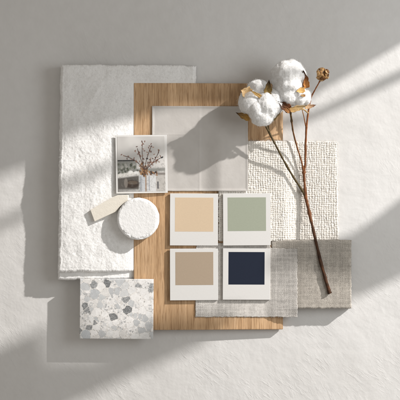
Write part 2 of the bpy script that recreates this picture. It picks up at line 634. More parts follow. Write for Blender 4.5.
bo = thing('woven_swatch', 'cream chunky woven fabric sample under the cotton stems', 'fabric sample', 278, 191, 0)
X, Y, D = cloth_uv(per(218.5, 9), per(338.0, 4), per(141.0, 7), per(241.0, 8), 3.6, 0.8, 0.22, 4, (0, -1.0, 0, 1.0))


def slub_weave(X, Y, pu, pv, s):
    """thick uneven yarns going over and under each other"""
    Xw = X + 1.35 * fbm(X / 5, Y / 9, s, 4, 0.6); Yw = Y + 1.35 * fbm(X / 9, Y / 5, s + 3, 4, 0.6)
    u = Xw / pu; v = Yw / pv
    ui = np.floor(u).astype(int); vi = np.floor(v).astype(int)
    rt = _TAB[(s + 7) % 16]
    over = ((ui + vi) % 2) * 2.0 - 1
    over = np.where(rt[vi % 256, ui % 256] < 0.27, -over, over)
    fu = (u - ui) * 2 - 1; fv = (v - vi) * 2 - 1
    wu = 0.66 + 0.62 * vn(ui + 0.5, Yw / 3.1, s + 1); wv2 = 0.66 + 0.62 * vn(Xw / 3.1, vi + 0.5, s + 9)
    bu = np.sqrt(np.clip(1 - (fu / wu) ** 2, 0, 1)); bv = np.sqrt(np.clip(1 - (fv / wv2) ** 2, 0, 1))
    hu = bu * (0.55 + 0.45 * wu) + 0.48 * over * np.cos(fv * 1.5)
    hv = bv * (0.55 + 0.45 * wv2) - 0.48 * over * np.cos(fu * 1.5)
    H = np.maximum(np.maximum(hu, hv), 0) + 0.34 * fbm(X / 0.9, Y / 0.9, s + 5, 2)
    T = np.where(hu > hv, rt[ui % 256, 5] * 0.5 + 0.5 * vn(ui + 0.5, Yw / 5, s + 2), rt[vi % 256, 91] * 0.5 + 0.5 * vn(Xw / 5, vi + 0.5, s + 4))
    return H, 0.80 + 0.24 * T


H, T = slub_weave(X, Y, 2.45, 2.05, 2)
drape = 0.5 * fbm(X / 25, Y / 25, 9, 2)
sup = support(X)
Z = sup + 1.7 + 0.85 * H + np.clip(drape, -0.3, 0.6) - rim(D, 1.3, 0.9)
under = (X < per(270.8, 10))                              # pressed a little under paper and cards
tint = (0.80 + 0.20 * np.clip(T, 0, 1.1))[..., None] * np.array([1.0, 0.992, 0.975]) * (0.72 + 0.28 * np.clip(H * 1.2, 0, 1))[..., None]  # tone of each yarn, darker where the weave lies low
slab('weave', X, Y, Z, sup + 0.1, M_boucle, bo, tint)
fuzz(bo, X, Y, Z, M_boucle, 15000, 2.6, 0.055, 0.35, 3, (0.98, 0.97, 0.95))
fz = lambda x, y: float(support(np.array(x))) + 1.4
fringe('fringe', ((per(338, 4), 142), (per(338.6, 4), 240), (1, 0)), M_boucle, bo, 260, 2.2, fz, 0.32, 1)
fringe('fringe', ((250, per(141, 7)), (337, per(141, 7)), (0, -1)), M_boucle, bo, 230, 1.9, fz, 0.32, 2)


# ------------------------------------------------------------------ linens
def weave(X, Y, pitch, s):
    Xw = X + 0.35 * fbm(X / 9, Y / 30, s, 3); Yw = Y + 0.35 * fbm(X / 30, Y / 9, s + 2, 3)
    u = Xw / pitch; v = Yw / pitch
    ui = np.floor(u).astype(int); vi = np.floor(v).astype(int)
    rt = _TAB[(s + 5) % 16]
    wu = rt[ui % 256, 3]; wv_ = rt[vi % 256, 77]
    over = ((ui + vi) % 2) * 2 - 1
    a = np.sin(np.pi * (u - ui)); c = np.sin(np.pi * (v - vi))
    hu = a * (0.75 + 0.5 * wu) + 0.35 * over * c
    hv = c * (0.75 + 0.5 * wv_) - 0.35 * over * a
    H = np.maximum(hu, hv)
    slubu = 0.5 + 0.5 * vn(ui * 1.0 + 0.5, Yw / 7, s + 3); slubv = 0.5 + 0.5 * vn(Xw / 7, vi * 1.0 + 0.5, s + 8)
    shade = np.where(hu > hv, 0.68 + 0.48 * (0.5 * wu + 0.5 * slubu) * slubu + 0.1 * wu, 0.68 + 0.48 * (0.5 * wv_ + 0.5 * slubv) * slubv + 0.1 * wv_)
    shade = shade * (1 + 0.16 * fbm(X / 14, Y / 14, s + 1, 4, 0.6)) * (1 + 0.09 * fbm(X / 1.1, Y / 5, s + 2, 2)) * (1 + 0.09 * fbm(X / 5, Y / 1.1, s + 6, 2)) * (1 + 0.10 * fbm(X / 1.6, Y / 1.6, s + 3, 2))
    return H, np.clip(shade, 0, 1.15)


gl = thing('linen_swatch', 'taupe grey linen sample folded thick beneath the reddish stem end', 'fabric sample', 312, 274, 0)
GT = 12.2
gX0, gX1, gY0, gY1 = per(271.5, 12), per(351.5, 12), per(240.0, 12), per(308.5, 12)
grey_top = lambda x: 7.5 + (GT - 7.5) * sstep(270, 304, x)
for nm, x0, x1, y0, y1, zt, zbm, s in (('lower_fold', 284.3, gX1 + 0.4, gY0 + 0.6, gY1 + 0.3, 6.0, 0.0, 6), ('upper_fold', gX0, gX1, gY0, gY1, GT, 5.9, 9)):
    X, Y, D = cloth_uv(x0, x1, y0, y1, 3.8, 0.5, 0.12, s)
    H, Sh = weave(X, Y, 1.05, s)
    wob = 0.35 * fbm(X / 18, Y / 18, s, 3) + 0.5 * fbm(X / 45, Y / 30, s + 4, 2)
    zt_ = zt if nm == 'lower_fold' else grey_top(X)
    Z = zt_ + 0.16 * H + (wob if nm == 'upper_fold' else wob * 0) - rim(D, 1.7, 1.0)
    cols = Sh[..., None] * np.array([1.0, 0.99, 0.97])
    if nm == 'upper_fold': fuzz(gl, X, Y, Z, M_linen_dark, 5000, 2.0, 0.045, 0.25, 5, (1.0, 0.98, 0.95))
    slab(nm, X, Y, Z, np.full(X.shape, min(zbm, 5.3)), M_linen_dark, gl, cols)
fringe('fringe', ((gX0 + 12, gY1), (gX1, gY1), (0, 1)), M_linen_dark, gl, 130, 1.2, 10.5, 0.2, 5)
fringe('fringe', ((gX1, gY0), (gX1, gY1), (1, 0)), M_linen_dark, gl, 120, 1.2, 10.5, 0.2, 6)

ll = thing('linen_swatch', 'thin pale grey linen sample under the navy card, raw bottom edge', 'fabric sample', 246, 282, 7)
lx0, lx1, ly0, ly1 = per(195.8, 10), per(297.0, 12), per(248.5, 10), per(317.0, 10)
X, Y, D = cloth_uv(lx0, lx1, ly0, ly1, 3.8, 0.45, 0.15, 12, (0.6, 0, -0.4, 0.4))
Y = Y - 5.2 * (1 - sstep(268.0, 271.0, X)) * (ly1 - Y) / (ly1 - ly0)
H, Sh = weave(X, Y, 1.0, 12)


def linen_z(X, Y):
    flat = zb(np.minimum(X, 283)) + 0.3
    top = grey_top(X) + 0.75 - 2.0 * sstep(per(308, 12), ly1, Y) * sstep(280, 297, X)
    return flat + (top - flat) * sstep(263.0, 275.0, X)


Z = linen_z(X, Y) + 0.6 + 0.13 * H + 0.25 * np.clip(fbm(X / 20, Y / 20, 3, 3), -0.6, 1) * sstep(0, 20, Y - 250) - rim(D, 0.6, 0.6)
cols = Sh[..., None] * np.array([1.0, 0.995, 0.985])
slab('weave', X, Y, Z, linen_z(X, Y), M_linen, ll, cols)
fuzz(ll, X, Y, Z, M_linen, 5000, 2.0, 0.04, 0.22, 6, (1.0, 0.99, 0.97))
fringe('fringe', ((lx0, ly1), (lx1, ly1), (0, 1)), M_linen, ll, 230, 1.6, lambda x, y: float(linen_z(np.array(x), np.array(y))) + 0.5, 0.2, 7)
fringe('fringe', ((lx0, ly0 + 50), (lx0, ly1), (-1, 0)), M_linen, ll, 60, 1.2, lambda x, y: float(linen_z(np.array(x), np.array(y))) + 0.5, 0.2, 8)
fringe('fringe', ((lx1, ly0), (lx1, ly1), (1, 0)), M_linen, ll, 120, 1.1, lambda x, y: 12.4, 0.2, 9)

# ------------------------------------------------------------------ vellum sheet
px0, px1, py0, py1 = per(152, 12), per(248, 11), per(106, 12), per(191, 12)
X, Y, D = cloth_uv(px0, px1, py0, py1, 2.0, 0.12, 0.06, 7)
lift = 3.5 * sstep(203, 222, X) * sstep(126, 145, Y)
Z = zb(X) + 0.5 + lift + 0.25 * fbm(X / 30, Y / 30, 2, 2) + 0.12 * np.exp(-((X - 199.5) / 0.9) ** 2) * sstep(100, 150, Y) + 0.12 * np.exp(-((Y - 135) / 0.8) ** 2)
Z = Z - 0.08 * np.exp(-((X - 202) / 1.6) ** 2) + 0.5 * sstep(3.0, 0.0, D) + 0.3
vel = slab('vellum_sheet', X, Y, Z, Z - 0.35, M_vellum, None, loc=wpt(200, 150, 12))
tag(vel, 'translucent off-white paper sheet with faint folds on the oak board', 'paper')

# ------------------------------------------------------------------ photo print
ph = thing('photo_print', 'small white-bordered photo print of dried flowers in vases', 'photo', 141.5, 164, 14)
f0, f1, g0, g1 = per(115.8, 17), per(167.2, 14), per(135, 16), per(193.2, 16)
zp = lambda x, y: 17.0 - (x - f0) * (17.0 - 11.7) / (f1 - f0)
PR = -0.9
bm_obj('print_card', box_bm(f0, f1, g0, g1, 0, 0.8, 0.12, 1), M_card, ph, zfun=zp, rot=PR, pivot=(141.5, 164))


def picture_colours(nx, ny):
    """the photographed still life: pale room, counter, dried twigs with rusty leaves in grey-white vases"""
    u, v = np.meshgrid(np.linspace(0, 1, nx), np.linspace(0, 1, ny))
    asp = ny / nx
    I = np.empty((ny, nx, 3))
    I[:] = np.array([0.63, 0.61, 0.58])
    I *= (0.90 + 0.14 * fbm(u * 3, v * 3, 1, 3))[..., None]
    r = np.random.default_rng(5)

    def put(mask, col):
        I[:] = I * (1 - mask[..., None]) + np.array(col) * mask[..., None]

    def rect(x0, x1, y0, y1, col, a=1.0, soft=0.008, slope=0.0):
        yy = v - slope * (u - x0)
        m = sstep(x0 - soft, x0 + soft, u) * (1 - sstep(x1 - soft, x1 + soft, u)) * sstep(y0 - soft, y0 + soft, yy) * (1 - sstep(y1 - soft, y1 + soft, yy))
        put(m * a, col)

    def line(x0, y0, x1, y1, w, col, a=1.0):
        dx, dy = x1 - x0, (y1 - y0) * asp
        t = np.clip(((u - x0) * dx + (v - y0) * asp * dy) / (dx * dx + dy * dy + 1e-9), 0, 1)
        d = np.hypot(u - x0 - t * dx, (v - y0) * asp - t * dy)
        put((1 - sstep(w * 0.6, w * 1.5, d)) * a, col)

    def blob(x, y, rx, ry, col, a=1.0, rot=0.0):
        c_, s_ = math.cos(rot), math.sin(rot)
        X_ = (u - x) * c_ + (v - y) * asp * s_; Y_ = -(u - x) * s_ + (v - y) * asp * c_
        d = np.hypot(X_ / rx, Y_ / ry)
        put((1 - sstep(0.75, 1.2, d)) * a, col)

    rect(0, 0.36, 0.425, 0.45, (0.035, 0.035, 0.04), 0.95, 0.006)
    rect(0, 0.40, 0.45, 0.60, (0.27, 0.28, 0.25), 0.8, 0.02)
    rect(0, 1, 0.60, 0.66, (0.22, 0.225, 0.20), 0.7, 0.02, -0.03)
    for i in range(60):
        blob(r.uniform(0, 0.42), r.uniform(0.50, 0.68), 0.03, 0.02, [(0.06, 0.07, 0.045), (0.16, 0.18, 0.12), (0.42, 0.41, 0.37)][i % 3], 0.6, r.uniform(0, 3))
    rect(0, 0.46, 0.68, 0.74, (0.60, 0.58, 0.54), 0.95, 0.012, -0.12)
    rect(0, 0.44, 0.755, 1.0, (0.11, 0.095, 0.08), 0.92, 0.02, -0.10)
    blob(0.30, 0.86, 0.15, 0.085, (0.075, 0.05, 0.038), 0.95)
    blob(0.31, 0.835, 0.11, 0.04, (0.20, 0.15, 0.11), 0.8)
    blob(0.17, 0.84, 0.04, 0.10, (0.33, 0.29, 0.25), 0.7)
    rect(0, 0.5, 0.95, 1.0, (0.42, 0.41, 0.39), 0.7, 0.015)
    rect(0.80, 1.0, 0.66, 1.0, (0.50, 0.47, 0.43), 0.8, 0.02)
    rect(0.84, 1.0, 0.66, 0.70, (0.20, 0.17, 0.15), 0.7, 0.015)
    blob(0.27, 0.645, 0.05, 0.035, (0.7, 0.69, 0.66), 0.9); blob(0.39, 0.655, 0.05, 0.03, (0.68, 0.67, 0.65), 0.9)
    # vases
    rect(0.46, 0.62, 0.70, 1.0, (0.50, 0.52, 0.54), 0.95, 0.012)
    rect(0.62, 0.80, 0.72, 1.0, (0.62, 0.62, 0.61), 0.95, 0.012)
    rect(0.46, 0.50, 0.72, 1.0, (0.33, 0.35, 0.37), 0.8, 0.02)
    rect(0.645, 0.67, 0.72, 0.98, (0.34, 0.36, 0.40), 0.8, 0.01)
    rect(0.825, 0.855, 0.82, 0.95, (0.10, 0.10, 0.11), 0.9, 0.01)
    rect(0.575, 0.60, 0.72, 1.0, (0.42, 0.22, 0.08), 0.8, 0.01)
    # flower mass
    for i in range(38):
        blob(r.normal(0.56, 0.06), r.normal(0.60, 0.06), 0.028, 0.022, [(0.33, 0.15, 0.045), (0.20, 0.09, 0.035), (0.46, 0.25, 0.10)][i % 3], 0.85, r.uniform(0, 3))
    for i in range(26):
        blob(r.uniform(0.52, 0.82), r.normal(0.665, 0.018), 0.024, 0.018, [(0.22, 0.10, 0.045), (0.05, 0.045, 0.045), (0.40, 0.21, 0.09)][i % 3], 0.85, r.uniform(0, 3))
    # twigs
    tw = [((0.56, 0.62), (0.50, 0.32), (0.53, 0.10)), ((0.56, 0.6), (0.62, 0.35), (0.72, 0.17)), ((0.55, 0.6), (0.42, 0.42), (0.13, 0.345)),
          ((0.58, 0.6), (0.76, 0.46), (0.93, 0.38)), ((0.57, 0.6), (0.46, 0.35), (0.42, 0.22)), ((0.60, 0.6), (0.82, 0.42), (0.88, 0.25)), ((0.57, 0.6), (0.66, 0.52), (0.70, 0.42))]
    for a_, b_, c_ in tw:
        pts = []
        for k in range(9):
            t = k / 8
            pts.append(((1 - t) ** 2 * a_[0] + 2 * t * (1 - t) * b_[0] + t * t * c_[0], (1 - t) ** 2 * a_[1] + 2 * t * (1 - t) * b_[1] + t * t * c_[1]))
        for p, q in zip(pts, pts[1:]): line(*p, *q, 0.0065, (0.13, 0.075, 0.055), 0.9)
        for k in range(11):
            p = pts[r.integers(3, 9)]
            blob(p[0] + r.normal(0, 0.028), p[1] + r.normal(0, 0.02), 0.022, 0.011, [(0.26, 0.11, 0.07), (0.40, 0.24, 0.17), (0.16, 0.07, 0.05)][k % 3], 0.85, r.uniform(0, 3))
    for i in range(420):
        x_, y_ = r.uniform(0, 1), r.uniform(0.44, 1.0)
        k = r.uniform(0.25, 1.25)
        blob(x_, y_, r.uniform(0.008, 0.03), r.uniform(0.005, 0.016), (0.26 * k, 0.25 * k, 0.22 * k), 0.16, r.uniform(0, 3))
    blob(0.62, 0.405, 0.025, 0.014, (0.03, 0.03, 0.035), 0.9); blob(0.935, 0.385, 0.03, 0.016, (0.03, 0.03, 0.035), 0.9, -0.5)
    I = I * 0.86
    L_ = I.mean(-1, keepdims=True)
    return np.clip((I * 0.92 + L_ * 0.08) * (0.55 + 0.5 * np.clip(L_ / 0.5, 0, 1)), 0.012, 0.9)


q0, q1, r0, r1 = f0 + 1.7, f1 - 2.0, g0 + 1.3, g1 - 1.5
X, Y = np.meshgrid(np.linspace(q0, q1, 190), np.linspace(r0, r1, 216))
cols = picture_colours(190, 216)
ca, sa = math.cos(math.radians(PR)), math.sin(math.radians(PR))
Xr = 141.5 + ca * (X - 141.5) - sa * (Y - 164); Yr = 164 + sa * (X - 141.5) + ca * (Y - 164)
Zp = zp(Xr, Yr)
slab('picture', Xr, Yr, Zp + 0.88, Zp + 0.7, M_print, ph, cols)

# ------------------------------------------------------------------ four colour cards
for key_, paint, nm, lab, x0, x1, y0, y1, sx0, sx1, sy0, sy1, lift_ in (
        ('peach', 'peach', 0, 'white paint card with a warm peach beige colour square', 170, 218, 193.5, 245.5, 175, 213.3, 197.6, 231.6, 0.9),
        ('sage', 'sage', 0, 'white paint card with a muted sage green colour square', 223, 270.6, 193.3, 245.4, 227.6, 266, 197.4, 231, 3.3),
        ('taupe', 'taupe', 0, 'white paint card with a brownish taupe colour square', 170, 218, 248.6, 300.2, 175.4, 213.3, 252, 285, 1.25),
        ('navy', 'navy', 0, 'white paint card with a dark navy blue colour square', 222.8, 270.3, 248.4, 299.8, 228.4, 264.6, 252, 284.6, 2.0)):
    zc = 11
    fx = lambda v: per(v, zc)
    cx, cy = fx((x0 + x1) / 2), fx((y0 + y1) / 2)
    t = thing('paint_card', lab, 'paint card', cx, cy, zb(cx) + lift_, 'paint colour cards set two by two')
    rt_ = {'peach': 0.25, 'sage': -0.3, 'taupe': -0.15, 'navy': 0.3}[key_]
    pl = lambda x, y, l=lift_: zb(x) + l
    bm_obj('card', box_bm(fx(x0), fx(x1), fx(y0), fx(y1), 0, 2.0, 0.22, 2), M_card, t, zfun=pl, rot=rt_, pivot=(cx, cy))
    bm_obj('colour_square', box_bm(fx(sx0), fx(sx1), fx(sy0), fx(sy1), 1.8, 2.06, 0.03, 1), M_sw[paint], t, zfun=pl, rot=rt_, pivot=(cx, cy))

# ------------------------------------------------------------------ terrazzo tiles
def terrazzo_colours(X, Y):
    """angular marble chips packed edge to edge in a pale binder"""
    r = np.random.default_rng(21)
    W_, H_ = X.max(), Y.max()
    dark = (0.20, 0.21, 0.215)
    wh = (0.79, 0.77, 0.745); blue = (0.51, 0.53, 0.54)
    seeds = [(27.5, 4.0, 4.6, dark), (47.5, 30.5, 5.4, dark), (33, 37.5, 4.6, (0.22, 0.225, 0.225)), (5.5, 26.5, 4.0, (0.27, 0.285, 0.29)), (71, 9, 5.0, (0.33, 0.345, 0.35)),
             (5, 7.5, 6.2, blue), (15, 15.0, 6.6, (0.48, 0.51, 0.53)), (6, 55, 7.4, (0.46, 0.50, 0.53)), (39, 3, 5.0, (0.52, 0.545, 0.56)), (22, 54, 5.0, (0.50, 0.52, 0.53)),
             (55, 18, 6.4, wh), (34, 20, 7.0, wh), (17, 33, 6.4, wh), (68, 46, 5.6, (0.52, 0.54, 0.55)), (53, 50, 5.6, wh), (62, 31, 5.0, wh), (44, 14, 4.6, (0.58, 0.59, 0.59))]
    pal = [wh, wh, wh, (0.76, 0.755, 0.74), (0.74, 0.735, 0.72), (0.62, 0.625, 0.62), (0.54, 0.56, 0.565), (0.49, 0.51, 0.52), (0.70, 0.675, 0.64), (0.77, 0.755, 0.735)]
    for rad, n in ((5.6, 80), (4.2, 260), (3.0, 500), (2.0, 300), (1.3, 420)):
        for i in range(n):
            x, y = r.uniform(-2, W_ + 2), r.uniform(-2, H_ + 2)
            R_ = rad * r.uniform(0.85, 1.15)
            if all((x - a) ** 2 + (y - b_) ** 2 > ((R_ + q) * 0.86) ** 2 for a, b_, q, _ in seeds):
                c = pal[r.integers(0, len(pal))]
                if rad < 3.5 and r.random() < 0.05: c = (0.30, 0.31, 0.315)
                seeds.append((x, y, R_, c))
    Xw = X + 0.75 * fbm(X / 3.2, Y / 3.2, 2, 3); Yw = Y + 0.75 * fbm(X / 3.2, Y / 3.2, 7, 3)
    d1 = np.full(X.shape, 1e9); d2 = np.full(X.shape, 1e9); i1 = np.zeros(X.shape, int); i2 = np.zeros(X.shape, int)
    for i, (x, y, q, _) in enumerate(seeds):
        d = (Xw - x) ** 2 + (Yw - y) ** 2 - (0.42 * q) ** 2
        n1 = d < d1
        n2 = (~n1) & (d < d2)
        d2 = np.where(n1, d1, np.where(n2, d, d2)); i2 = np.where(n1, i1, np.where(n2, i, i2))
        d1 = np.where(n1, d, d1); i1 = np.where(n1, i, i1)
    P = np.array([(a, b_) for a, b_, _, _ in seeds]); CC = np.array([c for *_, c in seeds]); QQ = np.array([q for _, _, q, _ in seeds])
    sepd = np.hypot(P[i1, 0] - P[i2, 0], P[i1, 1] - P[i2, 1]) + 1e-6
    edge = (d2 - d1) / (2 * sepd)
    gap = 0.16 + 0.45 * vn(X / 3.5, Y / 3.5, 4) ** 2
    m = sstep(gap - 0.12, gap + 0.22, edge)
    cc = CC[i1]
    # some cells are binder full of small broken fragments
    loose = (CC[:, 0] > 0.68) & (r.random(len(CC)) < 0.42)
    pw = 1.55
    fu, fv = (X + 0.3 * fbm(X / 1.4, Y / 1.4, 1, 2)) / pw, (Y + 0.3 * fbm(X / 1.4, Y / 1.4, 5, 2)) / pw
    fi, fj = np.floor(fu).astype(int), np.floor(fv).astype(int)
    e1 = np.full(X.shape, 9.0); e2 = np.full(X.shape, 9.0); tone = np.zeros(X.shape)
    for a in (-1, 0, 1):
        for b_ in (-1, 0, 1):
            gi, gj = (fi + a) % 256, (fj + b_) % 256
            d = np.hypot(fi + a + _TAB[11][gj, gi] - fu, fj + b_ + _TAB[12][gj, gi] - fv)
            t_ = _TAB[13][gj, gi]
            n1 = d < e1
            e2 = np.where(n1, e1, np.minimum(e2, d)); tone = np.where(n1, t_, tone); e1 = np.where(n1, d, e1)
    ft = np.array([(0.78, 0.76, 0.735), (0.72, 0.70, 0.67), (0.58, 0.59, 0.59), (0.80, 0.785, 0.765), (0.40, 0.41, 0.415), (0.76, 0.75, 0.735), (0.66, 0.62, 0.57)])[(tone * 6.99).astype(int)]
    fm = sstep(0.04, 0.20, e2 - e1)[..., None]
    ft = ft * fm + np.array((0.68, 0.65, 0.61)) * (1 - fm)
    isl = loose[i1][..., None]
    cc = np.where(isl, ft, cc)
    m = np.where(isl[..., 0], 1.0, m)
    cc = cc * (1 + 0.10 * fbm(X / 2.4, Y / 2.4, 10, 3))[..., None]
    sp = fbm(X * 1.5, Y * 1.5, 3, 3, 0.7)
    lum = cc.mean(-1)
    cc = cc * (1 + np.where(lum < 0.36, 0.95, 0.11) * sp)[..., None]
    cc = 0.55 * cc + 0.45 * cc.mean(-1, keepdims=True) * np.array([1.01, 1.0, 0.985])
    C_ = np.empty(X.shape + (3,)); C_[:] = (0.76, 0.735, 0.70)
    C_ *= (1 + 0.10 * fbm(X * 1.9, Y * 1.9, 6, 3))[..., None]
    g = sstep(0.60, 0.74, vn(X * 1.2, Y * 1.2, 9))                          # grains in the binder
    C_ = C_ * (1 - 0.45 * g[..., None])
    C_ = C_ * (1 - m[..., None]) + cc * m[..., None]
    return np.clip(C_, 0.03, 0.85)


def make_tile(name, x0, x1, y0, y1, z0, z1, res, label, group, rot=0.0):
    nx = int((x1 - x0) * res) + 1; ny = int((y1 - y0) * res) + 1
    X, Y = np.meshgrid(np.linspace(x0, x1, nx), np.linspace(y0, y1, ny))
    D = np.minimum(np.minimum(X - x0, x1 - X), np.minimum(Y - y0, y1 - Y))
    Z = z1 - rim(D, 0.45, 1.0)
    cols = terrazzo_colours(X - x0, Y - y0)
    cx, cy = (x0 + x1) / 2, (y0 + y1) / 2
    ca, sa = math.cos(math.radians(rot)), math.sin(math.radians(rot))
    Xr = cx + ca * (X - cx) - sa * (Y - cy); Yr = cy + sa * (X - cx) + ca * (Y - cy)
    o = slab(name, Xr, Yr, Z, np.full(X.shape, z0), M_terrazzo, None, cols, loc=wpt(cx, cy, z0))
    return tag(o, label, 'tile', group)


tx0, tx1, ty0, ty1 = per(79.5, 19), per(153.2, 19), per(279.2, 19), per(339.2, 19)
make_tile('terrazzo_tile', tx0, tx1, ty0, ty1, 11.8, 16.6, 4.0, 'grey and white terrazzo tile at the corner of the oak board', None, 0.35)
# the tile underneath that carries it beside the board
bm_obj('support_block', box_bm(tx0 + 2.5, bx0 - 1.2, ty0 + 2.2, ty1 - 2.5, 0, 11.75, 0.4, 2), M_plasterdisc, None, loc=wpt(104, 309, 0))
tag(bpy.data.objects['support_block'], 'white block hidden under the terrazzo tile', 'block')

# ------------------------------------------------------------------ round plaster disc
def disc():
    cx, cy, R_, Hh = per(138, 26), per(218.8, 26), 20.6, 13.5
    zbse = 12.4
    na = 420
    prof = []
    for r_ in np.linspace(0.05, R_ - 2.6, 70): prof.append((r_, Hh))
    for a in np.linspace(0, math.pi / 2, 16)[1:]: prof.append((R_ - 2.6 + 2.6 * math.sin(a), Hh - 2.6 + 2.6 * math.cos(a)))
    for z_ in np.linspace(Hh - 3.2, 0.8, 16): prof.append((R_, z_))
    prof.append((R_ - 0.9, 0.0)); prof.append((0.05, 0.0))
    prof = np.array(prof)
    A = np.linspace(0, 2 * np.pi, na, endpoint=False)
    RR = prof[:, 0][:, None] * np.ones(na)[None]; ZZ = prof[:, 1][:, None] * np.ones(na)[None]
    X = RR * np.cos(A); Y = RR * np.sin(A)
    P = np.stack([X.ravel(), Y.ravel(), ZZ.ravel()], -1)
    edge = np.exp(-((RR - (R_ - 1.6)) / 1.7) ** 2).ravel()
    pits = np.clip(n3(P, 0.42, 2) - 0.16, 0, 1) * 1.7 * edge
    big = n3(P, 0.12, 5)
    fine = fbm(P[:, 0] * 0.55, P[:, 1] * 0.55 + P[:, 2] * 0.4, 8, 3)
    nrm_r = np.where(RR.ravel() > R_ - 2.6, 1.0, 0.0)
    dz = 0.14 * big + 0.09 * fine - 0.9 * pits + 0.35 * edge * n3(P, 0.5, 11)
    dr = nrm_r * (0.40 * n3(P, 0.25, 1) - 0.5 * pits + 0.10 * fine)
    sc = np.where(RR.ravel() > 0.5, 1 + dr / np.maximum(RR.ravel(), 1), 1)
    P[:, 0] *= sc; P[:, 1] *= sc
    P[:, 2] += np.where(ZZ.ravel() > 0.5, dz, 0) * np.where(ZZ.ravel() > Hh - 4, 1, 0.3)
    m = len(prof)
    idx = np.arange(m * na).reshape(m, na)
    F = np.stack([idx[:-1], np.roll(idx, -1, 1)[:-1], np.roll(idx, -1, 1)[1:], idx[1:]], -1).reshape(-1, 4)[:, ::-1]
    V = U2W(P[:, 0] + cx, P[:, 1] + cy, P[:, 2] + zbse)
    o = np_mesh('plaster_disc', V, F, M_plasterdisc, None, True, loc=wpt(cx, cy, zbse), ngon=None)
    return tag(o, 'thick round white plaster disc with a crumbly rim', 'disc')


disc()

# ------------------------------------------------------------------ cream bar
bm = bmesh.new()
z0 = 20
poly = [(90.3, 210.0), (112.5, 197.2), (117.5, 195.2), (128.5, 194.9), (128.2, 200.3), (121.5, 204.2), (116.2, 211.6), (94.6, 221.6)]
lo = [bm.verts.new((per(x, z0), per(y, z0), 12.0)) for x, y in poly]
hi = [bm.verts.new((per(x, z0), per(y, z0), 21.5)) for x, y in poly]
bm.faces.new(lo[::-1]); bm.faces.new(hi)
for i in range(len(lo)): bm.faces.new((lo[i], lo[(i + 1) % len(lo)], hi[(i + 1) % len(lo)], hi[i]))
bmesh.ops.bevel(bm, geom=list(bm.edges), offset=0.55, segments=3, profile=0.6, affect='EDGES', clamp_overlap=True)
tag(bm_obj('clay_bar', bm, M_bar, None, loc=wpt(108, 208, 14.6)), 'cream coloured clay bar on the towel beside the white disc', 'bar')

# ------------------------------------------------------------------ cotton branch
branch = thing('cotton_branch', 'dried cotton stems with two fluffy white bolls and a brown seed head', 'cotton branch', 306, 190, 12)


def crom(P, n):
    P = [np.array(p, float) for p in P]
    P = [2 * P[0] - P[1]] + P + [2 * P[-1] - P[-2]]
    out = []
    for i in range(1, len(P) - 2):
        for k in range(n):
            t = k / n
            p0, p1, p2, p3 = P[i - 1:i + 3]
            out.append(0.5 * ((2 * p1) + (-p0 + p2) * t + (2 * p0 - 5 * p1 + 4 * p2 - p3) * t * t + (-p0 + 3 * p1 - 3 * p2 + p3) * t ** 3))
    out.append(P[-2])
    return np.array(out)


def tube(path, seg=10, n=10, seed=0, nodes=True):
    """path: (x, y, z, r) in u; returns V (u), F"""
    Q = crom(path, n)
    V = []; F = []
    T = np.gradient(Q[:, :3], axis=0); T /= np.linalg.norm(T, axis=1)[:, None] + 1e-9
    for i, (q, t) in enumerate(zip(Q, T)):
        ref = np.array([0, 0, 1.0]) if abs(t[2]) < 0.9 else np.array([1.0, 0, 0])
        a = np.cross(t, ref); a /= np.linalg.norm(a); b_ = np.cross(t, a)
        for k in range(seg):
            an = 2 * np.pi * k / seg
            rr = q[3] * (1 + 0.30 * math.exp(-((((i + seed * 5) % 17) - 8) / 1.3) ** 2) + 0.08 * math.sin(i * 1.7 + seed) + 0.10 * math.sin(k * 2.3 + i * 0.9 + seed))
            V.append(q[:3] + rr * (math.cos(an) * a + math.sin(an) * b_))
    for i in range(len(Q) - 1):
        for k in range(seg):
            F.append((i * seg + k, i * seg + (k + 1) % seg, (i + 1) * seg + (k + 1) % seg, (i + 1) * seg + k))
    n0 = len(V)
    V.append(Q[0, :3]); V.append(Q[-1, :3])
    e = (len(Q) - 1) * seg
    for k in range(seg):
        F.append((n0, (k + 1) % seg, k, k)); F.append((n0 + 1, e + k, e + (k + 1) % seg, e + (k + 1) % seg))
    return np.array(V), F, Q


def tube_obj(name, path, c0, c1, parent, seed=0, patch=0.25):
    V, F, Q = tube(path, seed=seed)
    q = [f for f in F]
    V2 = V.copy()
    L = np.linspace(0, 1, len(Q)).repeat(10)
    L = np.append(L, [0, 1])[:len(V)]
    nn = fbm(L * 40, V[:, 2] * 0.6, seed + 1, 3)
    mixv = np.clip(L + nn * patch, 0, 1)[:, None]
    cols = np.array(c0) * (1 - mixv) + np.array(c1) * mixv
    cols = cols * (1 + 0.35 * fbm(V[:, 0] * 0.8, V[:, 1] * 0.8, seed, 2))[:, None]
    # cap triangles are written as their own fans
    quads = np.array([f for f in q if len(set(f)) == 4])
    o = np_mesh(name, U2W(V2[:, 0], V2[:, 1], V2[:, 2]), quads, M_dry, parent, True, np.clip(cols, 0.01, 0.9))
    return o


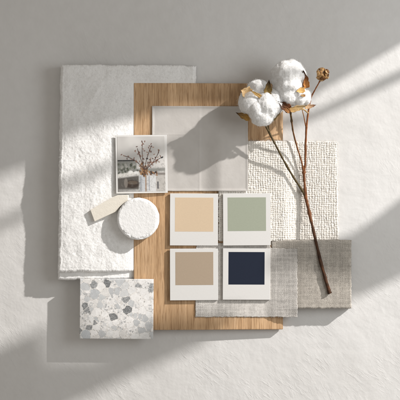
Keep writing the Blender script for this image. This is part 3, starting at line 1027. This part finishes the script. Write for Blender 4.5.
BR = (0.20, 0.070, 0.022); RD = (0.225, 0.085, 0.032); OL = (0.078, 0.055, 0.024); TAN = (0.40, 0.27, 0.13); DK = (0.035, 0.018, 0.010)
pz = lambda x, y, z, r: (per(x, z), per(y, z), z, r)
tube_obj('stem', [pz(329.8, 293.5, 14.4, 1.95), pz(328.2, 288, 14.5, 1.75), pz(321, 263, 14.5, 1.45), pz(313.5, 231, 11.5, 1.4), pz(308.0, 207, 8.0, 1.45), pz(305.6, 196, 6.8, 1.7),
                  pz(304.6, 184, 6.2, 1.2), pz(304.0, 173, 6.5, 1.45), pz(305.2, 164, 7.6, 1.0), pz(305.6, 145, 11.5, 0.95), pz(306.4, 127, 16.5, 1.05)], DK, RD, branch, 1, 0.5)
tube_obj('stem', [pz(306.4, 127, 16.5, 1.0), pz(308.3, 112, 20, 0.85), pz(309.8, 102, 22, 1.15), pz(311.2, 97, 22.5, 0.75), pz(316, 88, 24, 0.6), pz(320.2, 80.5, 26, 0.6)], RD, BR, branch, 2)
tube_obj('stem', [pz(305.4, 197, 6.8, 1.3), pz(302.6, 191, 7.0, 1.15), pz(294, 178, 9.5, 1.0), pz(284, 161, 14.5, 0.95), pz(273.5, 141, 23.5, 0.9), pz(265, 124, 28, 1.0), pz(262, 116, 31, 1.3)], OL, OL, branch, 3)
tube_obj('stem', [pz(304.0, 173, 6.5, 1.0), pz(301.6, 162, 9, 0.75), pz(296.5, 145, 15, 0.75), pz(293.2, 132, 22, 0.8), pz(291.5, 120, 28, 0.9), pz(290, 108, 32, 1.2)], RD, OL, branch, 4)
tube_obj('twig', [pz(305.8, 126, 16.5, 0.6), pz(303, 113, 25, 0.42), pz(299, 100, 38, 0.4), pz(297.2, 93, 44, 0.35)], BR, TAN, branch, 5)
tube_obj('twig', [pz(308.2, 113, 20, 0.7), pz(302.5, 109, 28, 0.8), pz(296, 109.5, 34, 0.9), pz(289, 109, 36, 0.9)], TAN, TAN, branch, 6)
tube_obj('twig', [pz(309.0, 108, 21, 0.5), pz(311.5, 107.0, 22, 0.6), pz(314.0, 106.0, 22, 0.8)], TAN, BR, branch, 7)
tube_obj('twig', [pz(271.5, 138, 19.5, 0.7), pz(269, 130, 21, 0.6), pz(267.4, 122, 23, 0.55)], OL, OL, branch, 8)


def ico(sub):
    bm = bmesh.new()
    bmesh.ops.create_icosphere(bm, subdivisions=sub, radius=1.0)
    V = np.array([v.co[:] for v in bm.verts]); F = np.array([[v.index for v in f.verts] for f in bm.faces])
    bm.free()
    return V, F


IV, IF = ico(6)


def cotton(name, lobes, parent, seed):
    VV = []; FF = []; n0 = 0
    fib = []
    rr = np.random.default_rng(seed)
    for j, (x, y, z, rx, ry, rz) in enumerate(lobes):
        c = np.array([per(x, z), per(y, z), z])
        ph_ = rr.uniform(0, 50, 3)
        P = IV * 2.2 + ph_
        d = 1.08 + 0.13 * n3(P, 0.55, j) + 0.06 * n3(P, 1.3, j + 3) + 0.03 * n3(P, 3.0, j + 5) + 0.018 * n3(P, 6.5, j + 6)
        Q = IV * d[:, None] * np.array([rx, ry, rz]) + c
        VV.append(Q); FF.append(IF + n0); n0 += len(Q)
        nf = int(3.3 * rx * ry * 5)
        ids = rr.integers(0, len(Q), nf)
        for i in ids:
            if Q[i, 2] < z - rz * 0.55: continue
            fib.append((Q[i], IV[i] / np.array([rx, ry, rz]) * rx))
    V = np.concatenate(VV); F = np.concatenate(FF)
    tmp = np_mesh(name, U2W(V[:, 0], V[:, 1], V[:, 2]), F, M_cotton, None, True)
    md = tmp.modifiers.new('fuse', 'REMESH'); md.mode = 'VOXEL'; md.voxel_size = 0.55 * S
    sm_ = tmp.modifiers.new('soften', 'SMOOTH'); sm_.factor = 0.5; sm_.iterations = 14
    dg = bpy.context.evaluated_depsgraph_get()
    ev = tmp.evaluated_get(dg).to_mesh()
    nv_ = len(ev.vertices)
    W = np.empty(nv_ * 3); ev.vertices.foreach_get('co', W); W = W.reshape(-1, 3)
    Nn = np.empty(nv_ * 3); ev.vertices.foreach_get('normal', Nn); Nn = Nn.reshape(-1, 3)
    ev.calc_loop_triangles()
    TR = np.empty(len(ev.loop_triangles) * 3, dtype=np.int32); ev.loop_triangles.foreach_get('vertices', TR); TR = TR.reshape(-1, 3)
    me_old = tmp.data
    bpy.data.objects.remove(tmp); bpy.data.meshes.remove(me_old)
    W = W / S
    d = 0.70 * n3(W, 0.20, seed) + 0.42 * n3(W, 0.5, seed + 2) + 0.24 * n3(W, 1.2, seed + 4)
    W = W + Nn * d[:, None]
    o = np_mesh(name, W * S, TR, M_cotton, parent, True)
    fib = []
    zmin = np.percentile(W[:, 2], 25)
    for i in rr.integers(0, nv_, 11000 if len(lobes) < 8 else 12000):
        if W[i, 2] > zmin: fib.append((np.array([W[i, 0], -W[i, 1], W[i, 2]]) + np.array([200, 200, 0]), Nn[i] * np.array([1, -1, 1])))
    V = []; F = []
    for p, n_ in fib:
        n_ = n_ / (np.linalg.norm(n_) + 1e-9)
        tang = np.cross(n_, rr.normal(size=3)); tang /= np.linalg.norm(tang) + 1e-9
        L = rr.uniform(1.6, 5.0)
        lift = rr.uniform(0.0, 0.27)
        if rr.random() < 0.06: L *= 1.5; lift = rr.uniform(0.12, 0.4)
        side = np.cross(n_, tang)
        curl = rr.normal(0, 0.9)
        q = p - n_ * 0.25
        w = rr.uniform(0.028, 0.06)
        base = len(V)
        for k in range(6):
            V.append(q + side * w); V.append(q - side * w)
            tang = tang + side * curl * 0.35 + n_ * rr.normal(0, 0.12) - n_ * 0.10 * k / 5
            tang /= np.linalg.norm(tang)
            q = q + (tang * (1 - lift) + n_ * lift) * L / 5
            side = np.cross(n_, tang)
        for k in range(5):
            a = base + 2 * k
            F.append((a, a + 1, a + 3, a + 2))
    V = np.array(V)
    np_mesh('fibres', U2W(V[:, 0], V[:, 1], V[:, 2]), np.array(F), M_fibre, o, True)
    return o


def bract(parent, base, tip, w, c0, c1, cup=0.25, seed=0, up=(0, 0, 1)):
    """dry pointed boll scale, a cupped leaf of some thickness"""
    r = np.random.default_rng(seed)
    b0 = np.array([per(base[0], base[2]), per(base[1], base[2]), base[2]]); t0 = np.array([per(tip[0], tip[2]), per(tip[1], tip[2]), tip[2]])
    ax = t0 - b0; L = np.linalg.norm(ax); ax /= L
    sd = np.cross(ax, np.array(up, float)); sd /= np.linalg.norm(sd) + 1e-9
    nm = np.cross(sd, ax)
    nu, nv = 13, 22
    V = []; cols = []
    for lay in (0, 1):
        for i in range(nv):
            t = i / (nv - 1)
            wid = w * (0.45 + 0.75 * math.sin(math.pi * min(1, t * 0.9 + 0.12)) ** 0.8) * (1 - t ** 3.0) + 0.06
            for k in range(nu):
                s_ = (k / (nu - 1)) * 2 - 1
                edge = 1 + 0.12 * math.sin(t * 17 + seed + s_)
                p = b0 + ax * L * t + sd * s_ * wid * edge - nm * (cup * w * (1 - s_ * s_)) + nm * (0.22 * L * t * t) * 0.6
                p = p + nm * (0.25 * math.sin(s_ * 7 + t * 6 + seed) * 0.6) - nm * lay * 0.5
                V.append(p)
                m = min(1, max(0, t * 1.2 - 0.1 + r.normal(0, 0.12)))
                ci = np.array(c0) * (1 - m) + np.array(c1) * m
                cols.append(ci * (0.85 + 0.3 * r.random()) * (1.12 if lay == 0 else 0.9))
    F = []
    n1 = nu * nv
    for i in range(nv - 1):
        for k in range(nu - 1):
            a = i * nu + k
            F.append((a, a + 1, a + nu + 1, a + nu)); F.append((n1 + a, n1 + a + nu, n1 + a + nu + 1, n1 + a + 1))
    for i in range(nv - 1):
        a = i * nu; e = i * nu + nu - 1
        F.append((a, a + nu, n1 + a + nu, n1 + a)); F.append((e, n1 + e, n1 + e + nu, e + nu))
    for k in range(nu - 1):
        F.append((k, n1 + k, n1 + k + 1, k + 1))
    V = np.array(V)
    return np_mesh('bract', U2W(V[:, 0], V[:, 1], V[:, 2]), np.array(F), M_dry, parent, True, np.clip(np.array(cols), 0.01, 0.8))


boll_a = cotton('boll', [(250.5, 102.5, 35.0, 10.8, 12.0, 13.0), (266.0, 107, 37.0, 12.0, 12.5, 14.0), (257.5, 110, 38.0, 10, 11, 13.0), (262.5, 116, 36.0, 10.5, 9.5, 12.0), (275.0, 101.5, 36.0, 9.0, 12, 12.0),
                         (258.5, 88.5, 31.0, 10.5, 8.0, 11.0), (265.0, 101, 41.0, 8.0, 8.0, 10.0)], branch, 3)
bract(boll_a, (267.5, 97, 46), (269.0, 79.5, 48), 3.2, (0.26, 0.17, 0.05), DK, 0.4, 1)
bract(boll_a, (251, 94.5, 44), (240.5, 90.0, 47), 5.2, (0.52, 0.34, 0.16), (0.66, 0.48, 0.27), 0.45, 2)
bract(boll_a, (264, 98.5, 49), (250, 90.5, 49), 1.5, (0.30, 0.18, 0.06), (0.46, 0.29, 0.10), 0.2, 3)
bract(boll_a, (250, 119, 38), (235.5, 112.5, 40), 2.6, (0.36, 0.20, 0.05), DK, 0.4, 4)
bract(boll_a, (270, 121, 34), (283, 107, 42), 2.6, (0.30, 0.22, 0.09), (0.22, 0.13, 0.05), 0.4, 5)
boll_b = cotton('boll', [(289.5, 86, 40.0, 11.5, 10, 12.0), (279.5, 80, 35.0, 7, 9, 9.0), (287.5, 75.5, 36.0, 14.3, 14.3, 15.0), (281.5, 75.5, 35.0, 9.5, 9.5, 11.0), (297.0, 76, 35.0, 8.5, 9.5, 11.0), (290.0, 67.5, 34.0, 9.0, 8.0, 10.0), (284, 86, 36.0, 10, 10, 12.0), (296.5, 82, 35.0, 8.0, 11, 11.0),
                         (287.5, 95.5, 37.0, 10.0, 9.0, 12.0), (298, 96, 34.0, 8, 8.5, 10.0), (294, 100, 32.0, 7, 6, 9.0), (306.5, 98, 29.0, 4.5, 7, 7.0)], branch, 8)
bract(boll_b, (305.8, 88, 44), (303.2, 70.0, 44), 3.4, (0.30, 0.11, 0.035), DK, 0.4, 6)
bract(boll_b, (307.0, 88, 44), (305.2, 77, 47), 2.6, (0.42, 0.18, 0.05), (0.25, 0.10, 0.035), 0.4, 7)
bract(boll_b, (305.0, 89.5, 48), (296.0, 91.5, 49), 2.4, (0.42, 0.23, 0.07), (0.58, 0.38, 0.15), 0.3, 8)
bract(boll_b, (305.5, 95.5, 44), (300, 95.5, 46), 1.1, (0.20, 0.10, 0.04), (0.36, 0.22, 0.09), 0.3, 9)
bract(boll_b, (291.5, 111, 42), (277.5, 101.0, 47), 3.6, (0.14, 0.05, 0.018), DK, 0.4, 10)
bract(boll_b, (290, 112, 44), (283, 106.5, 49), 2.0, (0.26, 0.12, 0.04), (0.10, 0.04, 0.018), 0.3, 11)
bract(boll_b, (290, 110.5, 44), (307, 105.5, 44), 2.4, (0.40, 0.25, 0.10), (0.52, 0.38, 0.20), 0.4, 12)
bract(boll_b, (305, 107.5, 38), (316, 105.0, 36), 1.7, (0.50, 0.34, 0.19), (0.22, 0.11, 0.07), 0.3, 13)

# seed head: a ball of crumpled dry scales
sh_c = np.array([per(322.3, 27), per(74.5, 27), 27.0])
V0, F0 = ico(4)
r = np.random.default_rng(4)
VV = []; FF = []; CC = []; n0 = 0
for j in range(46):
    d = r.normal(size=3); d[2] = abs(d[2]) * 0.8; d /= np.linalg.norm(d)
    c = sh_c + d * np.array([5.6, 5.0, 3.6]) * r.uniform(0.55, 1.25)
    rad = r.uniform(1.3, 2.7)
    A = V0 * np.array([rad, rad * r.uniform(0.6, 1.0), rad * 0.42])
    A = A * (1 + 0.35 * n3(V0 * 3 + j * 7.7, 0.8, j) + 0.15 * n3(V0 * 3 + j, 2.4, j + 2))[:, None]
    q = Vector((0, 0, 1)).rotation_difference(Vector(d)) @ Matrix.Rotation(r.uniform(0, 6), 3, 'Z').to_quaternion()
    Rm = np.array(q.to_matrix())
    A = A @ Rm.T + c
    VV.append(A); FF.append(F0 + n0); n0 += len(A)
    base_c = np.array([(0.28, 0.15, 0.06), (0.38, 0.23, 0.10), (0.14, 0.062, 0.022), (0.46, 0.30, 0.15)][j % 4])
    CC.append(base_c * (1 + 0.5 * n3(V0 * 4 + j, 1.3, j + 4))[:, None])
V = np.concatenate(VV)
np_mesh('seed_head', U2W(V[:, 0], V[:, 1], V[:, 2]), np.concatenate(FF)[:, ::-1], M_dry, branch, True, np.clip(np.concatenate(CC), 0.015, 0.8))
